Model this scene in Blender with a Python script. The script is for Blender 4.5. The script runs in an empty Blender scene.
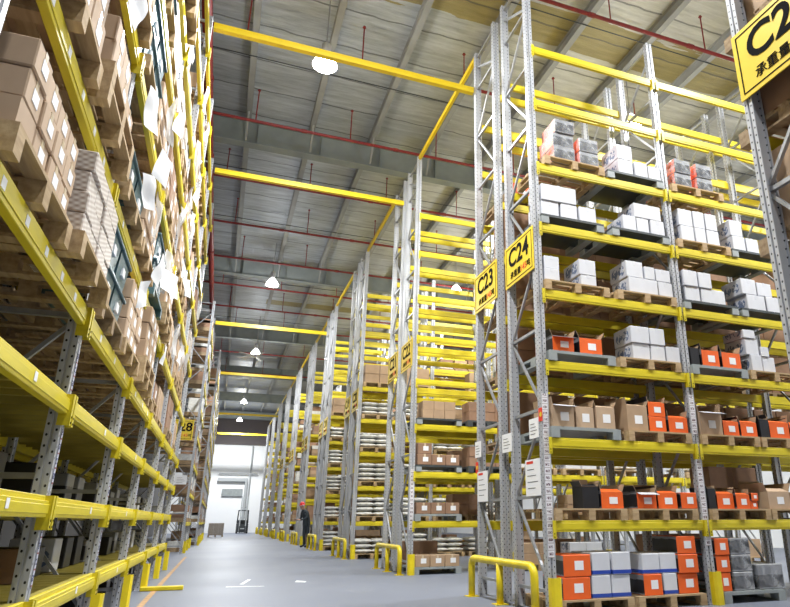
import bpy, bmesh, math, random
from mathutils import Vector, Matrix
from math import radians, sin, cos, pi
random.seed(7)
SC = bpy.context.scene
COL = SC.collection

# ------------------------------------------------------------------ materials
def new_mat(name):
    m = bpy.data.materials.new(name); m.use_nodes = True
    nt = m.node_tree; b = nt.nodes['Principled BSDF']
    return m, nt, b
def N(nt, t, **k):
    n = nt.nodes.new(t)
    for a, v in k.items(): setattr(n, a, v)
    return n
def math_node(nt, op, a, b=None, c=None):
    n = nt.nodes.new('ShaderNodeMath'); n.operation = op
    for i, v in enumerate((a, b, c)):
        if v is None: continue
        if isinstance(v, (int, float)): n.inputs[i].default_value = v
        else: nt.links.new(v, n.inputs[i])
    return n.outputs[0]
def mix_col(nt, fac, a, b):
    n = nt.nodes.new('ShaderNodeMix'); n.data_type = 'RGBA'
    if isinstance(fac, (int, float)): n.inputs[0].default_value = fac
    else: nt.links.new(fac, n.inputs[0])
    for i, v in ((6, a), (7, b)):
        if isinstance(v, tuple): n.inputs[i].default_value = (*v, 1)
        else: nt.links.new(v, n.inputs[i])
    return n.outputs[2]
def objco(nt):
    return N(nt, 'ShaderNodeTexCoord').outputs['Object']
def plain(name, c, rough=.6, metal=0., var=.0, scale=6., bump=0., c2=None, stretch=None, coat=0.):
    m, nt, b = new_mat(name)
    b.inputs['Roughness'].default_value = rough; b.inputs['Metallic'].default_value = metal
    b.inputs['Base Color'].default_value = (*c, 1)
    if coat: b.inputs['Coat Weight'].default_value = coat
    if var or bump or c2:
        mp = N(nt, 'ShaderNodeMapping'); nt.links.new(objco(nt), mp.inputs[0])
        if stretch: mp.inputs['Scale'].default_value = stretch
        nz = N(nt, 'ShaderNodeTexNoise'); nz.inputs['Scale'].default_value = scale; nz.inputs['Detail'].default_value = 5
        nt.links.new(mp.outputs[0], nz.inputs['Vector'])
        d = c2 or tuple(max(0, x*(1-var)) for x in c)
        rp = N(nt, 'ShaderNodeMapRange'); rp.inputs[1].default_value = .30; rp.inputs[2].default_value = .68
        nt.links.new(nz.outputs[0], rp.inputs[0])
        nt.links.new(mix_col(nt, rp.outputs[0], c, d), b.inputs['Base Color'])
        if bump:
            bp = N(nt, 'ShaderNodeBump'); bp.inputs['Strength'].default_value = bump; bp.inputs['Distance'].default_value = .02
            nt.links.new(nz.outputs[0], bp.inputs['Height']); nt.links.new(bp.outputs[0], b.inputs['Normal'])
    return m
M = {}
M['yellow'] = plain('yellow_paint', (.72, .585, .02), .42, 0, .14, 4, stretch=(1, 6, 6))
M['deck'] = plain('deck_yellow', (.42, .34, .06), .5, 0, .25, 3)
M['guard'] = plain('guard_yellow', (.86, .67, .015), .4, 0, .18, 5)
M['tie'] = plain('tie_yellow', (.88, .64, .02), .4, 0, .1, 3)
M['brace'] = plain('zinc_brace', (.42, .43, .45), .45, .45, .2, 9)
M['steel'] = plain('painted_steel', (.33, .335, .33), .6, 0, .2, 2)
M['girder'] = plain('girder_grey', (.27, .30, .30), .6, 0, .2, 2)
M['redpipe'] = plain('red_pipe', (.27, .02, .02), .45, 0, .3, 8)
M['redcol'] = plain('red_column', (.42, .025, .02), .5, 0, .25, 3)
M['wood'] = plain('pallet_wood', (.54, .39, .22), .8, 0, .0, 3, .25, (.36, .24, .12), (1, 9, 9))
M['wood2'] = plain('old_pallet_wood', (.40, .29, .17), .85, 0, .0, 3, .25, (.27, .18, .10), (1, 9, 9))
M['brown'] = plain('carton_brown', (.46, .31, .19), .75, 0, .14, 5)
M['brown2'] = plain('carton_tan', (.54, .38, .25), .75, 0, .12, 5)
M['brown3'] = plain('carton_reddish', (.33, .19, .115), .75, 0, .2, 5)
M['inner'] = plain('carton_inside', (.42, .29, .18), .85, 0, .15, 5)
M['white'] = plain('white_card', (.67, .68, .72), .6, 0, .07, 6)
M['orange'] = plain('orange_print', (.88, .135, .016), .5, 0, .1, 5)
M['black'] = plain('black_print', (.022, .022, .026), .4, 0, .3, 6)
M['blue'] = plain('blue_band', (.02, .06, .38), .5)
M['paper'] = plain('paper_white', (.86, .86, .87), .7)
M['tape'] = plain('packing_tape', (.60, .48, .32), .3)
M['tealbin'] = plain('teal_plastic', (.055, .13, .155), .4, 0, .25, 4)
M['darkplastic'] = plain('dark_pallet_plastic', (.055, .065, .068), .5, 0, .3, 4)
M['greyplastic'] = plain('grey_pallet_plastic', (.33, .36, .36), .55, 0, .25, 4)
M['ink'] = plain('black_ink', (.006, .006, .006), .9); M['ink'].node_tree.nodes['Principled BSDF'].inputs['Specular IOR Level'].default_value = .1
M['redink'] = plain('red_ink', (.75, .04, .015), .5)
M['sign'] = plain('sign_yellow', (.86, .62, .03), .42, 0, .05, 2)
M['whitewall'] = plain('white_wall', (.90, .91, .92), .7, 0, .06, .4)
M['darkwall'] = plain('shade_dark_wall', (.10, .095, .09), .8, 0, .2, .6)  # dark colour stands in for the unlit shade behind the left rack
M['fascia'] = plain('fascia_brown', (.12, .10, .10), .7)
M['sack'] = plain('sack_white', (.74, .73, .69), .7, 0, .25, 12, .3)
M['trim'] = plain('wall_trim_grey', (.40, .42, .43), .5)
M['skin'] = plain('skin', (.55, .33, .24), .6)
M['cloth'] = plain('work_clothes', (.035, .045, .055), .85, 0, .3, 9, .3)
M['redhat'] = plain('helmet_red', (.72, .02, .025), .3)
M['fork'] = plain('truck_dark', (.04, .045, .05), .5)
M['rubber'] = plain('rubber', (.02, .02, .02), .8)
M['orangeline'] = plain('floor_line_orange', (.62, .36, .16), .6, 0, .4, 9)
M['scuff'] = plain('floor_mark_white', (.80, .82, .85), .6, 0, .25, 14)
M['lamphousing'] = plain('lamp_housing', (.55, .56, .58), .4, .5)

def post_mat():
    m, nt, b = new_mat('perforated_zinc')
    sep = N(nt, 'ShaderNodeSeparateXYZ'); nt.links.new(objco(nt), sep.inputs[0])
    x, y, z = sep.outputs
    def holes(u, off, ph):
        zz = math_node(nt, 'ADD', z, ph)
        zm = math_node(nt, 'SUBTRACT', math_node(nt, 'MODULO', zz, .075), .0375)
        uu = math_node(nt, 'SUBTRACT', u, off)
        d = math_node(nt, 'SQRT', math_node(nt, 'ADD', math_node(nt, 'POWER', math_node(nt, 'MULTIPLY', uu, 1.25), 2), math_node(nt, 'POWER', zm, 2)))
        return math_node(nt, 'LESS_THAN', d, .0095)
    g = N(nt, 'ShaderNodeNewGeometry')
    tr = N(nt, 'ShaderNodeVectorTransform'); tr.vector_type = 'NORMAL'; tr.convert_from = 'WORLD'; tr.convert_to = 'OBJECT'
    nt.links.new(g.outputs['True Normal'], tr.inputs[0])
    sn = N(nt, 'ShaderNodeSeparateXYZ'); nt.links.new(tr.outputs[0], sn.inputs[0])
    fr = math_node(nt, 'GREATER_THAN', math_node(nt, 'ABSOLUTE', sn.outputs[1]), .7)
    sd = math_node(nt, 'GREATER_THAN', math_node(nt, 'ABSOLUTE', sn.outputs[0]), .7)
    h1 = math_node(nt, 'ADD', holes(x, -.038, .02), holes(x, .038, .02))
    h2 = math_node(nt, 'ADD', holes(y, -.022, .055), holes(y, .033, .015))
    h = math_node(nt, 'ADD', math_node(nt, 'MULTIPLY', fr, h1), math_node(nt, 'MULTIPLY', sd, h2))
    h = math_node(nt, 'MINIMUM', h, 1)
    nz = N(nt, 'ShaderNodeTexNoise'); nz.inputs['Scale'].default_value = 5; nz.inputs['Detail'].default_value = 6
    nt.links.new(objco(nt), nz.inputs['Vector'])
    base = mix_col(nt, nz.outputs[0], (.58, .59, .62), (.40, .41, .43))
    nt.links.new(mix_col(nt, h, base, (.015, .015, .017)), b.inputs['Base Color'])
    b.inputs['Roughness'].default_value = .42; b.inputs['Metallic'].default_value = .2
    return m
M['post'] = post_mat()

def hatch_mat():      # woven-look printed wrapping on cartons
    m, nt, b = new_mat('hatched_print')
    sep = N(nt, 'ShaderNodeSeparateXYZ'); nt.links.new(objco(nt), sep.inputs[0])
    s = math_node(nt, 'ADD', sep.outputs[0], sep.outputs[1])
    w = math_node(nt, 'ADD', math_node(nt, 'MULTIPLY', s, 110), math_node(nt, 'MULTIPLY', sep.outputs[2], 150))
    w2 = math_node(nt, 'SUBTRACT', math_node(nt, 'MULTIPLY', s, 70), math_node(nt, 'MULTIPLY', sep.outputs[2], 190))
    t = math_node(nt, 'MULTIPLY', math_node(nt, 'ADD', math_node(nt, 'SINE', w), math_node(nt, 'SINE', w2)), .5)
    t = math_node(nt, 'ADD', math_node(nt, 'MULTIPLY', t, .5), .5)
    nt.links.new(mix_col(nt, t, (.36, .27, .21), (.74, .69, .63)), b.inputs['Base Color'])
    b.inputs['Roughness'].default_value = .5
    return m
M['hatch'] = hatch_mat()

def whiteprint_mat():  # white carton end with a round grey-blue print
    m, nt, b = new_mat('white_card_printed_end')
    sep = N(nt, 'ShaderNodeSeparateXYZ'); nt.links.new(objco(nt), sep.inputs[0])
    yy = math_node(nt, 'SUBTRACT', math_node(nt, 'ABSOLUTE', sep.outputs[1]), .09)
    zz = math_node(nt, 'SUBTRACT', sep.outputs[2], .13)
    d = math_node(nt, 'SQRT', math_node(nt, 'ADD', math_node(nt, 'POWER', yy, 2), math_node(nt, 'POWER', zz, 2)))
    nz = N(nt, 'ShaderNodeTexNoise'); nz.inputs['Scale'].default_value = 22; nt.links.new(objco(nt), nz.inputs['Vector'])
    k = math_node(nt, 'MULTIPLY', math_node(nt, 'LESS_THAN', d, .085), math_node(nt, 'GREATER_THAN', nz.outputs[0], .47))
    nt.links.new(mix_col(nt, k, (.52, .53, .58), (.12, .16, .26)), b.inputs['Base Color'])
    b.inputs['Roughness'].default_value = .6
    return m
M['whiteprint'] = whiteprint_mat()

def bands_mat():      # dark printed front with silver bands (bagged boxes)
    m, nt, b = new_mat('dark_box_silver_bands')
    sep = N(nt, 'ShaderNodeSeparateXYZ'); nt.links.new(objco(nt), sep.inputs[0])
    nz = N(nt, 'ShaderNodeTexNoise'); nz.inputs['Scale'].default_value = 14; nt.links.new(objco(nt), nz.inputs['Vector'])
    z = math_node(nt, 'ADD', sep.outputs[2], math_node(nt, 'MULTIPLY', nz.outputs[0], .03))
    k = math_node(nt, 'MAXIMUM', math_node(nt, 'GREATER_THAN', z, .205), math_node(nt, 'LESS_THAN', z, .04))
    nt.links.new(mix_col(nt, k, (.02, .02, .025), (.22, .225, .24)), b.inputs['Base Color'])
    b.inputs['Roughness'].default_value = .3
    return m
M['bands'] = bands_mat()

def tags_mat(name, cell, c_bg, c_ink, c_edge):     # column of rack location tags, cell height in metres
    m, nt, b = new_mat(name)
    sep = N(nt, 'ShaderNodeSeparateXYZ'); nt.links.new(objco(nt), sep.inputs[0])
    zm = math_node(nt, 'MODULO', sep.outputs[2], cell)
    u = math_node(nt, 'DIVIDE', zm, cell)
    nz = N(nt, 'ShaderNodeTexNoise'); nz.inputs['Scale'].default_value = 90; nt.links.new(objco(nt), nz.inputs['Vector'])
    band = math_node(nt, 'MULTIPLY', math_node(nt, 'GREATER_THAN', u, .32), math_node(nt, 'LESS_THAN', u, .72))
    ink = math_node(nt, 'MULTIPLY', band, math_node(nt, 'GREATER_THAN', nz.outputs[0], .48))
    ink = math_node(nt, 'MULTIPLY', ink, math_node(nt, 'LESS_THAN', math_node(nt, 'ABSOLUTE', sep.outputs[0]), .03))
    edge = math_node(nt, 'LESS_THAN', u, .1)
    c = mix_col(nt, ink, c_bg, c_ink)
    nt.links.new(mix_col(nt, edge, c, c_edge), b.inputs['Base Color'])
    b.inputs['Roughness'].default_value = .45
    return m
M['tags'] = tags_mat('white_location_tags', .085, (.78, .76, .78), (.12, .05, .07), (.42, .36, .36))
M['bluetags'] = tags_mat('blue_location_tags', .10, (.62, .63, .72), (.03, .04, .16), (.35, .1, .1))

def clear_mat():
    m, nt, b = new_mat('clear_wrap')
    b.inputs['Base Color'].default_value = (.9, .92, .95, 1); b.inputs['Roughness'].default_value = .12
    tr = N(nt, 'ShaderNodeBsdfTransparent'); mx = N(nt, 'ShaderNodeMixShader')
    nz = N(nt, 'ShaderNodeTexNoise'); nz.inputs['Scale'].default_value = 9; nt.links.new(objco(nt), nz.inputs['Vector'])
    rp = N(nt, 'ShaderNodeMapRange'); rp.inputs[1].default_value = .4; rp.inputs[2].default_value = .75
    rp.inputs[3].default_value = .06; rp.inputs[4].default_value = .42
    nt.links.new(nz.outputs[0], rp.inputs[0]); nt.links.new(rp.outputs[0], mx.inputs[0])
    nt.links.new(tr.outputs[0], mx.inputs[1]); nt.links.new(b.outputs[0], mx.inputs[2])
    nt.links.new(mx.outputs[0], nt.nodes['Material Output'].inputs[0])
    bp = N(nt, 'ShaderNodeBump'); bp.inputs['Strength'].default_value = .5
    nt.links.new(nz.outputs[0], bp.inputs['Height']); nt.links.new(bp.outputs[0], b.inputs['Normal'])
    return m
M['clear'] = clear_mat()
def film_mat():
    m, nt, b = new_mat('milky_stretch_film')
    b.inputs['Base Color'].default_value = (.74, .73, .72, 1); b.inputs['Roughness'].default_value = .3
    tr = N(nt, 'ShaderNodeBsdfTransparent'); mx = N(nt, 'ShaderNodeMixShader'); mx.inputs[0].default_value = .42
    nt.links.new(tr.outputs[0], mx.inputs[1]); nt.links.new(b.outputs[0], mx.inputs[2])
    nt.links.new(mx.outputs[0], nt.nodes['Material Output'].inputs[0])
    return m
M['film'] = film_mat()

def floor_mat():
    m, nt, b = new_mat('sealed_concrete')
    co = objco(nt)
    n1 = N(nt, 'ShaderNodeTexNoise'); n1.inputs['Scale'].default_value = .35; n1.inputs['Detail'].default_value = 8; nt.links.new(co, n1.inputs['Vector'])
    n2 = N(nt, 'ShaderNodeTexNoise'); n2.inputs['Scale'].default_value = 18; n2.inputs['Detail'].default_value = 6; nt.links.new(co, n2.inputs['Vector'])
    c = mix_col(nt, n1.outputs[0], (.16, .175, .225), (.215, .235, .29))
    c = mix_col(nt, math_node(nt, 'MULTIPLY', n2.outputs[0], .3), c, (.12, .135, .17))
    nt.links.new(c, b.inputs['Base Color'])
    r = N(nt, 'ShaderNodeMapRange'); r.inputs[3].default_value = .38; r.inputs[4].default_value = .6
    nt.links.new(n1.outputs[0], r.inputs[0]); nt.links.new(r.outputs[0], b.inputs['Roughness'])
    return m
M['floor'] = floor_mat()

def ceiling_mat():    # silver insulation foil between the purlins, a few bare glass-wool patches
    m, nt, b = new_mat('roof_insulation_foil')
    co = objco(nt)
    mp = N(nt, 'ShaderNodeMapping'); mp.inputs['Scale'].default_value = (.25, 2.2, 1); nt.links.new(co, mp.inputs[0])
    nz = N(nt, 'ShaderNodeTexNoise'); nz.inputs['Scale'].default_value = 3; nz.inputs['Detail'].default_value = 9; nz.inputs['Roughness'].default_value = .72
    nt.links.new(mp.outputs[0], nz.inputs['Vector'])
    sep = N(nt, 'ShaderNodeSeparateXYZ'); nt.links.new(co, sep.inputs[0])
    # seams across the sheets
    zm = math_node(nt, 'MODULO', math_node(nt, 'ADD', sep.outputs[1], 40.0), 1.25)
    n3 = N(nt, 'ShaderNodeTexNoise'); n3.inputs['Scale'].default_value = 1.5; nt.links.new(co, n3.inputs['Vector'])
    zm = math_node(nt, 'ADD', zm, math_node(nt, 'MULTIPLY', math_node(nt, 'SUBTRACT', n3.outputs[0], .5), .15))
    seam = math_node(nt, 'LESS_THAN', math_node(nt, 'ABSOLUTE', math_node(nt, 'SUBTRACT', zm, .6)), .025)
    rp = N(nt, 'ShaderNodeMapRange'); rp.inputs[1].default_value = .3; rp.inputs[2].default_value = .7; nt.links.new(nz.outputs[0], rp.inputs[0])
    cream = N(nt, 'ShaderNodeMapRange'); cream.inputs[1].default_value = 3.0; cream.inputs[2].default_value = 8.0; nt.links.new(sep.outputs[0], cream.inputs[0])
    c = mix_col(nt, cream.outputs[0], mix_col(nt, rp.outputs[0], (.58, .62, .66), (.26, .28, .30)), mix_col(nt, rp.outputs[0], (.64, .63, .58), (.36, .35, .31)))
    # glass-wool strips: bands in Y, broken up along X
    n4 = N(nt, 'ShaderNodeTexNoise'); n4.inputs['Scale'].default_value = 1.6; n4.inputs['Detail'].default_value = 6; nt.links.new(mp.outputs[0], n4.inputs['Vector'])
    yb = math_node(nt, 'ADD', sep.outputs[1], math_node(nt, 'MULTIPLY', math_node(nt, 'SUBTRACT', n4.outputs[0], .5), .9))
    def band(y0, y1):
        return math_node(nt, 'MULTIPLY', math_node(nt, 'GREATER_THAN', yb, y0), math_node(nt, 'LESS_THAN', yb, y1))
    wool = math_node(nt, 'ADD', math_node(nt, 'ADD', band(10.05, 11.2), band(33.6, 34.5)), band(7.6, 8.3))
    wool = math_node(nt, 'MULTIPLY', wool, math_node(nt, 'GREATER_THAN', sep.outputs[0], 1.25))
    wc = mix_col(nt, rp.outputs[0], (.38, .32, .15), (.23, .19, .08))
    c = mix_col(nt, wool, c, wc)
    c = mix_col(nt, math_node(nt, 'MULTIPLY', seam, .7), c, (.08, .08, .08))
    nt.links.new(c, b.inputs['Base Color'])
    b.inputs['Roughness'].default_value = .42; b.inputs['Metallic'].default_value = .15
    bp = N(nt, 'ShaderNodeBump'); bp.inputs['Strength'].default_value = .6; bp.inputs['Distance'].default_value = .08
    nt.links.new(nz.outputs[0], bp.inputs['Height']); nt.links.new(bp.outputs[0], b.inputs['Normal'])
    return m
M['ceiling'] = ceiling_mat()
def emit_mat(name, c, s):
    m, nt, b = new_mat(name)
    b.inputs['Emission Color'].default_value = (*c, 1); b.inputs['Emission Strength'].default_value = s
    b.inputs['Base Color'].default_value = (.8, .8, .8, 1)
    return m
M['lens'] = emit_mat('lamp_lens', (1, .98, .95), 40)
M['refractor'] = emit_mat('lamp_refractor_glass', (1, .98, .95), 7)

# ------------------------------------------------------------------ mesh building
class MB:
    def __init__(s): s.v = []; s.f = []; s.m = []
    def box(s, a, b, m=0, mx=None):
        x0, y0, z0 = a; x1, y1, z1 = b
        n = len(s.v)
        pts = [(x0,y0,z0),(x1,y0,z0),(x1,y1,z0),(x0,y1,z0),(x0,y0,z1),(x1,y0,z1),(x1,y1,z1),(x0,y1,z1)]
        if mx is not None: pts = [tuple(mx @ Vector(p)) for p in pts]
        s.v += pts
        fs = [(0,3,2,1),(4,5,6,7),(0,1,5,4),(1,2,6,5),(2,3,7,6),(3,0,4,7)]   # bottom top front(-y) right back left
        mm = m if isinstance(m, (list, tuple)) else [m]*6
        for f, k in zip(fs, mm): s.f.append(tuple(n+i for i in f)); s.m.append(k)
        return s
    def prism(s, poly, z0, z1, m=0, mx=None):
        n = len(s.v); k = len(poly)
        pts = [(x,y,z0) for x,y in poly]+[(x,y,z1) for x,y in poly]
        if mx is not None: pts = [tuple(mx @ Vector(p)) for p in pts]
        s.v += pts
        s.f.append(tuple(n+i for i in reversed(range(k)))); s.m.append(m)
        s.f.append(tuple(n+k+i for i in range(k))); s.m.append(m)
        for i in range(k):
            j = (i+1) % k
            s.f.append((n+i, n+j, n+k+j, n+k+i)); s.m.append(m)
        return s
    def bar(s, p, q, w, d, m=0):        # rectangular bar from p to q
        p = Vector(p); q = Vector(q); L = (q-p).length
        mx = Matrix.Translation(p) @ (q-p).to_track_quat('Z', 'Y').to_matrix().to_4x4()
        return s.box((-w/2,-d/2,0), (w/2,d/2,L), m, mx)
    def tube(s, pts, r, n=8, m=0):
        pts = [Vector(p) for p in pts]; base = len(s.v)
        for i, p in enumerate(pts):
            t = (pts[min(i+1,len(pts)-1)]-pts[max(i-1,0)]).normalized()
            q = t.to_track_quat('Z', 'Y')
            for k in range(n):
                a = 2*pi*k/n
                s.v.append(tuple(p + q @ Vector((r*cos(a), r*sin(a), 0))))
        for i in range(len(pts)-1):
            for k in range(n):
                a = base+i*n+k; b = base+i*n+(k+1)%n
                s.f.append((a, b, b+n, a+n)); s.m.append(m)
        s.f.append(tuple(base+k for k in reversed(range(n)))); s.m.append(m)
        e = base+(len(pts)-1)*n
        s.f.append(tuple(e+k for k in range(n))); s.m.append(m)
        return s
    def lathe(s, prof, n=20, m=0, c=(0,0)):
        base = len(s.v)
        for r, z in prof:
            for k in range(n):
                a = 2*pi*k/n; s.v.append((c[0]+r*cos(a), c[1]+r*sin(a), z))
        for i in range(len(prof)-1):
            for k in range(n):
                a = base+i*n+k; b = base+i*n+(k+1)%n
                s.f.append((a, b, b+n, a+n)); s.m.append(m)
        return s
    def mesh(s, name, mats, bevel=0, smooth=False):
        me = bpy.data.meshes.new(name); me.from_pydata(s.v, [], s.f)
        for m in mats: me.materials.append(m)
        for p, k in zip(me.polygons, s.m): p.material_index = k
        if bevel:
            bm = bmesh.new(); bm.from_mesh(me)
            bmesh.ops.bevel(bm, geom=bm.edges[:], offset=bevel, segments=1, affect='EDGES', profile=.5)
            bm.to_mesh(me); bm.free()
        if smooth:
            for p in me.polygons: p.use_smooth = True
        me.update()
        return me
def link(name, me, parent=None, loc=(0,0,0), rz=0., rot=None):
    o = bpy.data.objects.new(name, me); COL.objects.link(o)
    o.location = loc; o.rotation_euler = rot if rot else (0,0,rz)
    if parent: o.parent = parent
    return o
def tag(o, label, cat, group=None):
    o['label'] = label; o['category'] = cat
    if group: o['group'] = group
    return o
def thing(name, label, cat, loc=(0,0,0), rz=0., group=None, rot=None):
    return tag(link(name, None, None, loc, rz, rot), label, cat, group)
def struct(name, me, loc=(0,0,0), rz=0., label=None):
    o = link(name, me, None, loc, rz); o['kind'] = 'structure'
    if label: o['label'] = label
    return o
CACHE = {}
def cached(key, fn):
    if key not in CACHE: CACHE[key] = fn()
    return CACHE[key]
def copy_tree(o):
    c = o.copy(); COL.objects.link(c)
    for ch in o.children:
        d = ch.copy(); COL.objects.link(d); d.parent = c
        for g in ch.children:
            e = g.copy(); COL.objects.link(e); e.parent = d
    return c
ORD = ['floor level','first shelf','second shelf','third shelf','fourth shelf','fifth shelf','sixth shelf','seventh shelf','eighth shelf','ninth shelf','tenth shelf','eleventh shelf']
NTH = ['first','second','third','fourth','fifth','sixth','seventh','eighth','ninth','tenth','eleventh','twelfth']

# ------------------------------------------------------------------ pallet racks
def post_mesh(h):
    def mk():
        prof = [(-.06,-.04),(-.015,-.04),(-.010,-.018),(.010,-.018),(.015,-.04),(.06,-.04),(.06,-.004),(.046,0),(.046,.012),(.06,.016),(.06,.05),(.045,.05),(.045,.035),(-.045,.035),(-.045,.05),(-.06,.05),(-.06,.016),(-.046,.012),(-.046,0),(-.06,-.004)]
        b = MB().prism(prof, .012, h)
        b.box((-.08,-.07,0), (.08,.07,.012))
        return b.mesh('upright_post', [M['post']])
    return cached(('post', round(h,2)), mk)
def bracing_mesh(h, d):
    def mk():
        b = MB(); z = .25; k = 0; y0, y1 = .07, d-.07
        while z < h-.3:
            b.box((-.02, y0, z-.02), (.02, y1, z+.02))
            zt = min(z+1.15, h-.3)
            if k % 2 == 0: b.bar((0,y0,z+.05), (0,y1,zt-.05), .035, .03)
            else: b.bar((0,y1,z+.05), (0,y0,zt-.05), .035, .03)
            z += 1.15; k += 1
        b.box((-.02, y0, h-.12), (.02, y1, h-.08))
        return b.mesh('frame_bracing', [M['brace']])
    return cached(('brace', round(h,2), d), mk)
def beam_mesh(L, step):
    def mk():
        b = MB()
        if step: # stepped beam with a ledge that carries the deck, ribbed face
            b.box((-L/2,-.025,-.14), (L/2,.03,-.035)); b.box((-L/2,.0,-.035), (L/2,.03,0))
            b.box((-L/2,-.031,-.118), (L/2,-.025,-.058))
        else:
            b.box((-L/2,-.02,-.14), (L/2,.03,0))
            b.box((-L/2,-.026,-.112), (L/2,-.02,-.03))
        return b.mesh('beam', [M['yellow']], bevel=.003)
    return cached(('beam', round(L,3), step), mk)
def connector_mesh():
    def mk():
        b = MB().box((-.045,-.05,-.22), (.0,-.041,.0), 0).box((-.008,-.045,-.22), (.0,.03,.0), 0)
        for z in (-.20, -.16): b.tube([(-.025,-.053,z), (-.025,-.049,z)], .008, 8, 1)
        return b.mesh('beam_connector', [M['yellow'], M['ink']])
    def mk2():
        b = MB().box((.0,-.05,-.22), (.045,-.041,.0), 0).box((.0,-.045,-.22), (.008,.03,.0), 0)
        for z in (-.20, -.16): b.tube([(.025,-.053,z), (.025,-.049,z)], .008, 8, 1)
        return b.mesh('beam_connector', [M['yellow'], M['ink']])
    return cached('connL', mk), cached('connR', mk2)
def sticker_mesh():
    return cached('bst', lambda: MB().box((-.03,-.0285,-.10), (.03,-.0262,-.045)).mesh('sticker', [M['paper']]))

class Rack:
    def __init__(s, name, label, origin, rz, nb, bay, depth, levels, heights, near=False, deck=(), stepped=(), bays_for=None):
        s.o = Vector(origin); s.rz = rz; s.bay = bay; s.levels = levels; s.nb = nb; s.depth = depth
        r = thing(name, label, 'pallet rack', origin, rz, None); s.root = r
        R180 = pi
        for i in range(nb+1):
            h = heights(i); x = i*bay
            link('upright_post', post_mesh(h), r, (x, .04, 0))
            link('upright_post', post_mesh(h), r, (x, depth-.04, 0), pi)
            link('frame_bracing', bracing_mesh(h, depth), r, (x, 0, 0))
        L = bay-.122
        cl, cr = connector_mesh()
        for li, z in enumerate(levels):
            for i in range(nb):
                if bays_for and not bays_for(li, i): continue
                st = li in stepped
                f = link('beam', beam_mesh(L, st), r, ((i+.5)*bay, 0, z))
                link('beam', beam_mesh(L, st), r, ((i+.5)*bay, depth, z), pi)
                if near:
                    link('beam_connector', cl, f, (-L/2, 0, 0)); link('beam_connector', cr, f, (L/2, 0, 0))
                    if near == 2 and i < 3:
                        for sx in ((.25,) if st else ((-.7, .1, .8) if i else (-.85, -.45, -.05, .35, .75))):
                            st_o = link('sticker', sticker_mesh(), f, (sx, -.006 if st else 0, 0))
                if li in deck:
                    dm = cached(('deck', round(L,2)), lambda: deck_mesh(L, depth))
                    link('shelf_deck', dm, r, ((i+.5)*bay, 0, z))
    def P(s, lx, ly, z=0):
        c, n = cos(s.rz), sin(s.rz)
        return Vector((s.o.x + c*lx - n*ly, s.o.y + n*lx + c*ly, z))
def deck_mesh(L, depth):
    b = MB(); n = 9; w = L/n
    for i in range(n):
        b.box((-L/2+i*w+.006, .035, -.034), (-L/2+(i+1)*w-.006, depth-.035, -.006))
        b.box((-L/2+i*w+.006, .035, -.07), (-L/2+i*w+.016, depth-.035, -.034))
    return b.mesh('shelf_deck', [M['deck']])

# ------------------------------------------------------------------ goods
def carton_mesh(kind, w, d, h):
    main = {'brown':M['brown'],'tan':M['brown2'],'red':M['brown3'],'white':M['white'],'whiteblue':M['white'],'orange':M['orange'],
            'orangeside':M['bands'],'bagged':M['bands'],'hatch':M['hatch'],'black':M['black']}[kind]
    side = {'white':M['whiteprint'],'orange':M['bands'],'orangeside':M['orange']}.get(kind, main)
    def mk():
        b = MB().box((-w/2,-d/2,0), (w/2,d/2,h), [0,0,0,1,0,1])
        return b.mesh('carton', [main, side], bevel=min(.008, w*.03))
    return cached(('carton', kind, w, d, h), mk)
def r2(x): return round(x, 2)
CAT = {'brown':'brown carton','tan':'tan carton','red':'dark brown carton','white':'white carton','whiteblue':'white carton with blue base band','orange':'orange box',
       'orangeside':'black fronted box with orange end','bagged':'dark box in clear wrap','hatch':'hatch patterned carton','black':'black box'}
NM = {'brown':'cardboard_carton','tan':'cardboard_carton','red':'cardboard_carton','white':'white_carton','whiteblue':'white_carton','orange':'orange_box','orangeside':'orange_box','bagged':'wrapped_box','hatch':'patterned_carton','black':'black_box'}
def carton_proto(kind, w, d, h, parts):
    o = link(NM[kind], carton_mesh(kind, w, d, h))
    if parts:
        lw = min(.13, w*.38); lh = min(.12, h*.42)
        if kind in ('brown','tan','orange','white','red'):
            if kind != 'white':
                me = cached(('lab', r2(lw), r2(lh), r2(d)), lambda: MB().box((-lw/2,-d/2-.003,0), (lw/2,-d/2+.001,lh)).mesh('label_sticker', [M['paper']]))
                s = link('label_sticker', me, o, (w*.06, 0, h*.30)); 
            me = cached(('tape', r2(w), r2(d), r2(h), kind=='white'), lambda: MB().box((-.022,-d/2-.002,h*.72), (.022,-d/2+.001,h)).box((-.022,-d/2-.002,h-.001), (.022,d/2,h+.002)).mesh('packing_tape', [M['white' if kind=='white' else 'tape']]))
            if kind != 'orange': link('packing_tape', me, o)
        if kind == 'whiteblue':
            me = MB().box((-w/2-.002,-d/2-.002,.008), (w/2+.002,d/2+.002,h*.2)).mesh('printed_band', [M['blue']])
            link('printed_band', me, o)
        if kind in ('bagged','orangeside'):
            me = MB().box((-w/2-.006,-d/2-.008,.004), (w/2+.006,d/2+.008,h+.005)).mesh('plastic_wrap', [M['clear']], bevel=.012)
            link('plastic_wrap', me, o)
            if kind == 'bagged': pass
    return o
PROTO = {}
DEFER = []
def carton(kind, w, d, h, loc, rz, label, group, parts=True, jit=.012):
    w, d, h = r2(w), r2(d), r2(h)
    if kind in ('brown','tan','red'):
        DEFER.append((kind, w, d, h, Vector(loc), rz + random.uniform(-jit, jit), label, group, parts)); return None
    return make_carton(kind, w, d, h, loc, rz, label, group, parts, jit)
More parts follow.
